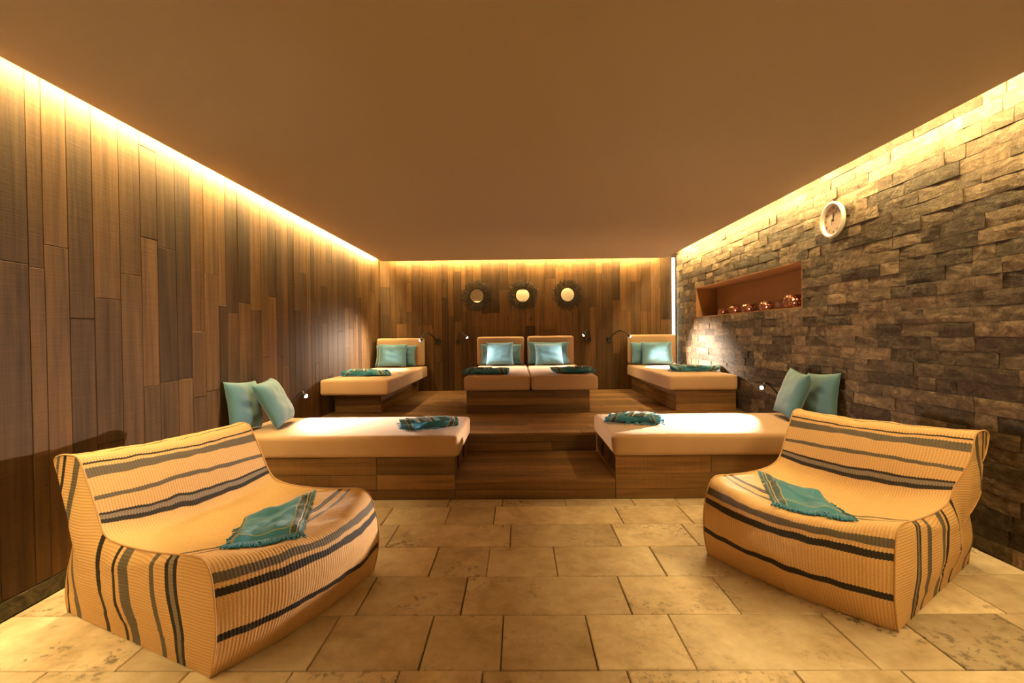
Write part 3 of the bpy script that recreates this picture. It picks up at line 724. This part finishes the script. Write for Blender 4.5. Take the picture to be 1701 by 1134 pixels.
# ---------------------------------------------------------------- reading lamps
def lamp(base, nrm, pts, head, aim, watts, label, cone=110, blend=.5):
    t = empty('reading_lamp', base); tag(t, label, 'lamp', 'black gooseneck reading lamps')
    B0 = Vector(base); L = lambda p: Vector(p)-B0
    nv = Vector(nrm)
    bx = rounded_box((.078, .062, .078), .006, 2)
    o = bx.build('wall_mount', 'black', t, tuple(nv*.031))
    hd = Vector(head); dr_ = (Vector(aim)-hd).normalized()
    g = MB(); g.tube(cat([L(B0+nv*.05)]+[L(p) for p in pts]+[L(hd-dr_*.045)], 10), .0098, 8); g.build('gooseneck', 'black', t, None, True)
    q = dr_.to_track_quat('Z', 'Y').to_matrix().to_4x4(); q.translation = L(hd)
    g = MB(); g.lathe([(0, -.055), (.010, -.055), (.014, -.045), (.021, -.012), (.024, .0), (.021, .0), (.018, -.010), (0, -.012)], 20, q); hb_ = g.build('lamp_head', 'black', t, None, True)
    g = MB(); g.lathe([(0, .006), (.010, .004), (.017, -.004), (.0175, -.009)], 20, q); g.build('bulb', 'bulb', hb_, None, True)
    ld = bpy.data.lights.new('lamp_light', 'SPOT'); ld.energy = watts; ld.color = LAMP; ld.shadow_soft_size = .016; ld.spot_size = D(cone); ld.spot_blend = blend
    lo = bpy.data.objects.new('lamp_light', ld); C.objects.link(lo); lo.parent = t
    q2 = (-dr_).to_track_quat('Z', 'Y').to_matrix().to_4x4(); q2.translation = L(hd+dr_*.022); lo.matrix_local = q2
    return t
yb = YB
lamp((-1.365, yb, 1.172), (0, -1, 0), [(-1.39, 8.08, 1.23), (-1.47, 7.88, 1.315), (-1.52, 7.64, 1.27)], (-1.525, 7.48, 1.200), (-2.33, 7.02, .86), LAMP_W['outer'], 'gooseneck lamp bent over the plank-corner bed', 105, .8)
lamp((-1.015, yb, 1.160), (0, -1, 0), [(-1.005, 8.10, 1.24), (-.94, 7.88, 1.33), (-.85, 7.64, 1.29)], (-.785, 7.48, 1.237), (-.33, 7.35, .82), LAMP_W['inner'], 'gooseneck lamp beside the double bed, on the plank wall side', 105, .8)
lamp((1.205, yb, 1.178), (0, -1, 0), [(1.20, 8.10, 1.26), (1.14, 7.88, 1.345), (1.06, 7.64, 1.30)], (1.010, 7.48, 1.256), (.56, 7.35, .82), LAMP_W['inner'], 'gooseneck lamp beside the double bed, on the stone wall side', 105, .8)
lamp((1.555, yb, 1.176), (0, -1, 0), [(1.575, 8.08, 1.25), (1.65, 7.88, 1.325), (1.71, 7.64, 1.29)], (1.735, 7.48, 1.228), (2.67, 7.08, .74), LAMP_W['stone'], 'gooseneck lamp bent over the raised bed by the stone wall', 88, 1.0)
lamp((XL, 4.78, .60), (1, 0, 0), [(-2.20, 4.80, .70), (-2.13, 4.74, .735)], (-2.06, 4.66, .700), (-1.40, 4.36, .42), LAMP_W['low'], 'gooseneck lamp over the low bed by the plank wall', 115, .9)
lamp((XR-.01, 4.86, .64), (-1, 0, 0), [(2.52, 4.88, .75), (2.44, 4.82, .775)], (2.37, 4.74, .735), (-1.3, 2.62, .10), LAMP_W['far'], 'gooseneck lamp over the low bed by the stone wall', 72, 1.0)

# ---------------------------------------------------------------- wall mirrors
def wall_mirror(x, z, tilt, label, seed):
    t = empty('wall_mirror', (x, YB-.03, z)); t.rotation_euler[0] = D(tilt); tag(t, label, 'mirror', 'round mirrors with twig frames')
    rr = random.Random(seed)
    q = Matrix.Rotation(math.pi/2, 4, 'X')          # +z -> -y
    MB().lathe([(0, .004), (.116, .004)], 40, q).build('glass', 'mirror', t, None, False)
    g = MB(); g.lathe([(.112, -.004), (.112, .010), (.118, .016), (.128, .016), (.132, .008), (.132, -.004)], 40, q); g.build('rim', 'bronze', t, None, True)
    MB().lathe([(.0, -.006), (.118, -.006), (.118, .003), (0, .003)], 40, q).build('backing', 'black', t)
    g = MB()
    def P(r, a, y): return Vector((r*math.cos(a), -y, r*math.sin(a)))
    for k in range(36):
        a = 2*math.pi*k/36+rr.uniform(-.03, .03)
        R1 = rr.uniform(.225, .27); br = rr.uniform(-.12, .12)
        g.tube([P(.125, a, .006), P(.17, a+br*.4, .016+rr.uniform(-.006, .006)), P(R1, a+br, .012)], [.0055, .0048, .004], 5)
        for _ in range(3):
            r0 = rr.uniform(.155, R1-.02); sg = rr.choice((-1, 1)); a0 = a+br*(r0-.125)/.12
            g.tube([P(r0, a0, .014), P(r0+.02, a0+sg*.08, .02), P(r0+rr.uniform(.03, .05), a0+sg*rr.uniform(.10, .2), .014)], [.0046, .0042, .0036], 4)
        for _ in range(4):      # small leaf-like loops
            r0 = rr.uniform(.15, .265); a0 = a+rr.uniform(-.1, .1); c0 = P(r0, a0, .016); w_ = rr.uniform(.008, .014); ph = rr.uniform(0, 3)
            ring = [c0+Vector((w_*math.cos(f), -.004*math.sin(f+ph), w_*.7*math.sin(f))) for f in [2*math.pi*i/8 for i in range(9)]]
            g.tube(ring, .0042, 4, False)
    g.build('twig_frame', 'bronze', t, None, True)
    return t
wall_mirror(-.69, 1.942, 0.0, 'round mirror in a dark twig frame above the bed nearer the plank wall, leftmost', 1)
wall_mirror(.086, 1.942, 1.15, 'round mirror in a dark twig frame, between the two others', 2)
wall_mirror(.848, 1.944, 1.35, 'round mirror in a dark twig frame, closest to the stone wall', 3)

# ---------------------------------------------------------------- clock
def clock(y, z, r):
    t = empty('wall_clock', (XR-.016, y, z)); tag(t, 'round wall clock with pale rim hung on the stone wall', 'clock')
    q = Matrix.Rotation(-math.pi/2, 4, 'Y')         # +z -> -x (towards the room)
    q = q @ Matrix.Rotation(math.pi/2, 4, 'Z')
    MB().lathe([(0, 0), (r*.86, 0), (r*.97, .012), (r, .028), (r*.97, .043), (r*.90, .047), (r*.84, .040), (r*.80, .020)], 48, q).build('rim', 'clockrim', t, None, True)
    MB().lathe([(0, .019), (r*.82, .019)], 48, q).build('dial', 'clockface', t)
    # on the dial, seen from the room: up = +z, right = towards smaller y
    def P(px, py, h): return Vector((-h, -px, py))
    def hand(ang, ln, wd, nm, h):
        ca, sa = math.cos(ang), math.sin(ang); g = MB()
        pts = [(-wd/2, -ln*.18), (wd/2, -ln*.18), (wd*.35, ln), (-wd*.35, ln)]
        vs = [P(a*ca+b_*sa, -a*sa+b_*ca, hh) for hh in (h, h+.002) for a, b_ in pts]
        g.add(vs, [(0, 1, 2, 3), (7, 6, 5, 4), (0, 4, 5, 1), (1, 5, 6, 2), (2, 6, 7, 3), (3, 7, 4, 0)]); g.build(nm, 'clockink', t)
    hand(D(2), r*.42, .011, 'hour_hand', .023); hand(D(38), r*.68, .007, 'minute_hand', .027); hand(D(188), r*.3, .003, 'second_hand', .030)
    MB().lathe([(0, .033), (.007, .033), (.009, .030), (.009, .02)], 16, q).build('hub', 'clockink', t)
    for k in range(1, 13):
        cu = bpy.data.curves.new('numeral', 'FONT'); cu.body = str(k); cu.size = r*.20; cu.align_x = 'CENTER'; cu.align_y = 'CENTER'; cu.extrude = .0006
        to = bpy.data.objects.new('numeral_curve', cu); C.objects.link(to)
        me = bpy.data.meshes.new_from_object(to.evaluated_get(bpy.context.evaluated_depsgraph_get()))
        bpy.data.objects.remove(to); me.materials.clear(); me.materials.append(M['clockink'])
        a = 2*math.pi*k/12
        for v in me.vertices:
            v.co = P(v.co.x+r*.66*math.sin(a), v.co.y+r*.66*math.cos(a), .0202+v.co.z)
        o = bpy.data.objects.new('numeral', me); C.objects.link(o); o.parent = t
    return t
clock(4.07, 2.205, .150)

# ---------------------------------------------------------------- pierced candle lanterns in the niche
def lantern(x, y, r, h, label):
    t = empty('candle_lantern', (x, y, NZ0+.010)); tag(t, label, 'lantern', 'pierced copper lanterns in the niche')
    pf_ = [(.62, 0.0), (.90, .22), (1.0, .48), (.93, .74), (.72, .93)]
    NA, NZ_ = 16, 4
    def P(i, j):
        jj = j/NZ_*(len(pf_)-1); k = min(int(jj), len(pf_)-2); f = jj-k
        rr = (pf_[k][0]*(1-f)+pf_[k+1][0]*f)*r; z = (pf_[k][1]*(1-f)+pf_[k+1][1]*f)*h; a = 2*math.pi*i/NA
        return Vector((rr*math.cos(a), rr*math.sin(a), z+.004))
    g = MB()
    for j in range(NZ_):
        for i in range(NA):
            o = .5*(j % 2); c4 = [P(i+o, j), P(i+1+o, j), P(i+1+o, j+1), P(i+o, j+1)]; md = [P(i+.5+o, j+.12), P(i+.88+o, j+.5), P(i+.5+o, j+.88), P(i+.12+o, j+.5)]
            g.add(c4+md, [(0, 1, 5, 4), (0, 4, 7), (1, 2, 5), (2, 3, 6), (3, 7, 6), (3, 0, 7), (2, 6, 5), (1, 5, 4)])
    g.build('pierced_bowl', 'copper', t)
    MB().lathe([(0, .002), (.62*r, .002), (.64*r, .008)], 26).build('foot', 'copper', t, None, True)
    MB().lathe([(.70*r, .92*h), (.76*r, .95*h), (.70*r, h), (.64*r, .96*h)], 26).build('lip', 'copper', t, None, True)
    tl_ = MB().lathe([(0, .035), (.020, .035), (.020, .006), (0, .006)], 14).build('tealight', 'rear', t)
    MB().lathe([(0, .058), (.004, .050), (.005, .043), (0, .037)], 10).build('flame', 'candle', tl_, None, True)
    ld = bpy.data.lights.new('candle_glow', 'POINT'); ld.energy = 0.4*(r/.08)**1.5; ld.color = (1.0, .52, .28); ld.shadow_soft_size = .004
    lo = bpy.data.objects.new('candle_glow', ld); C.objects.link(lo); lo.parent = t; lo.location = (0, 0, .062)
for x, y, r, h, nm in ((2.80, 6.63, .072, .085, 'farthest small copper lantern in the niche, by its far end'), (2.79, 6.24, .085, .10, 'second copper lantern from the far end of the niche'),
                       (2.79, 5.87, .09, .10, 'middle copper lantern of the five in the niche'), (2.78, 5.44, .078, .10, 'fourth copper lantern from the far end of the niche'),
                       (2.79, 4.92, .098, .135, 'largest pierced copper lantern at the near end of the niche')):
    lantern(x, y, r, h, nm)
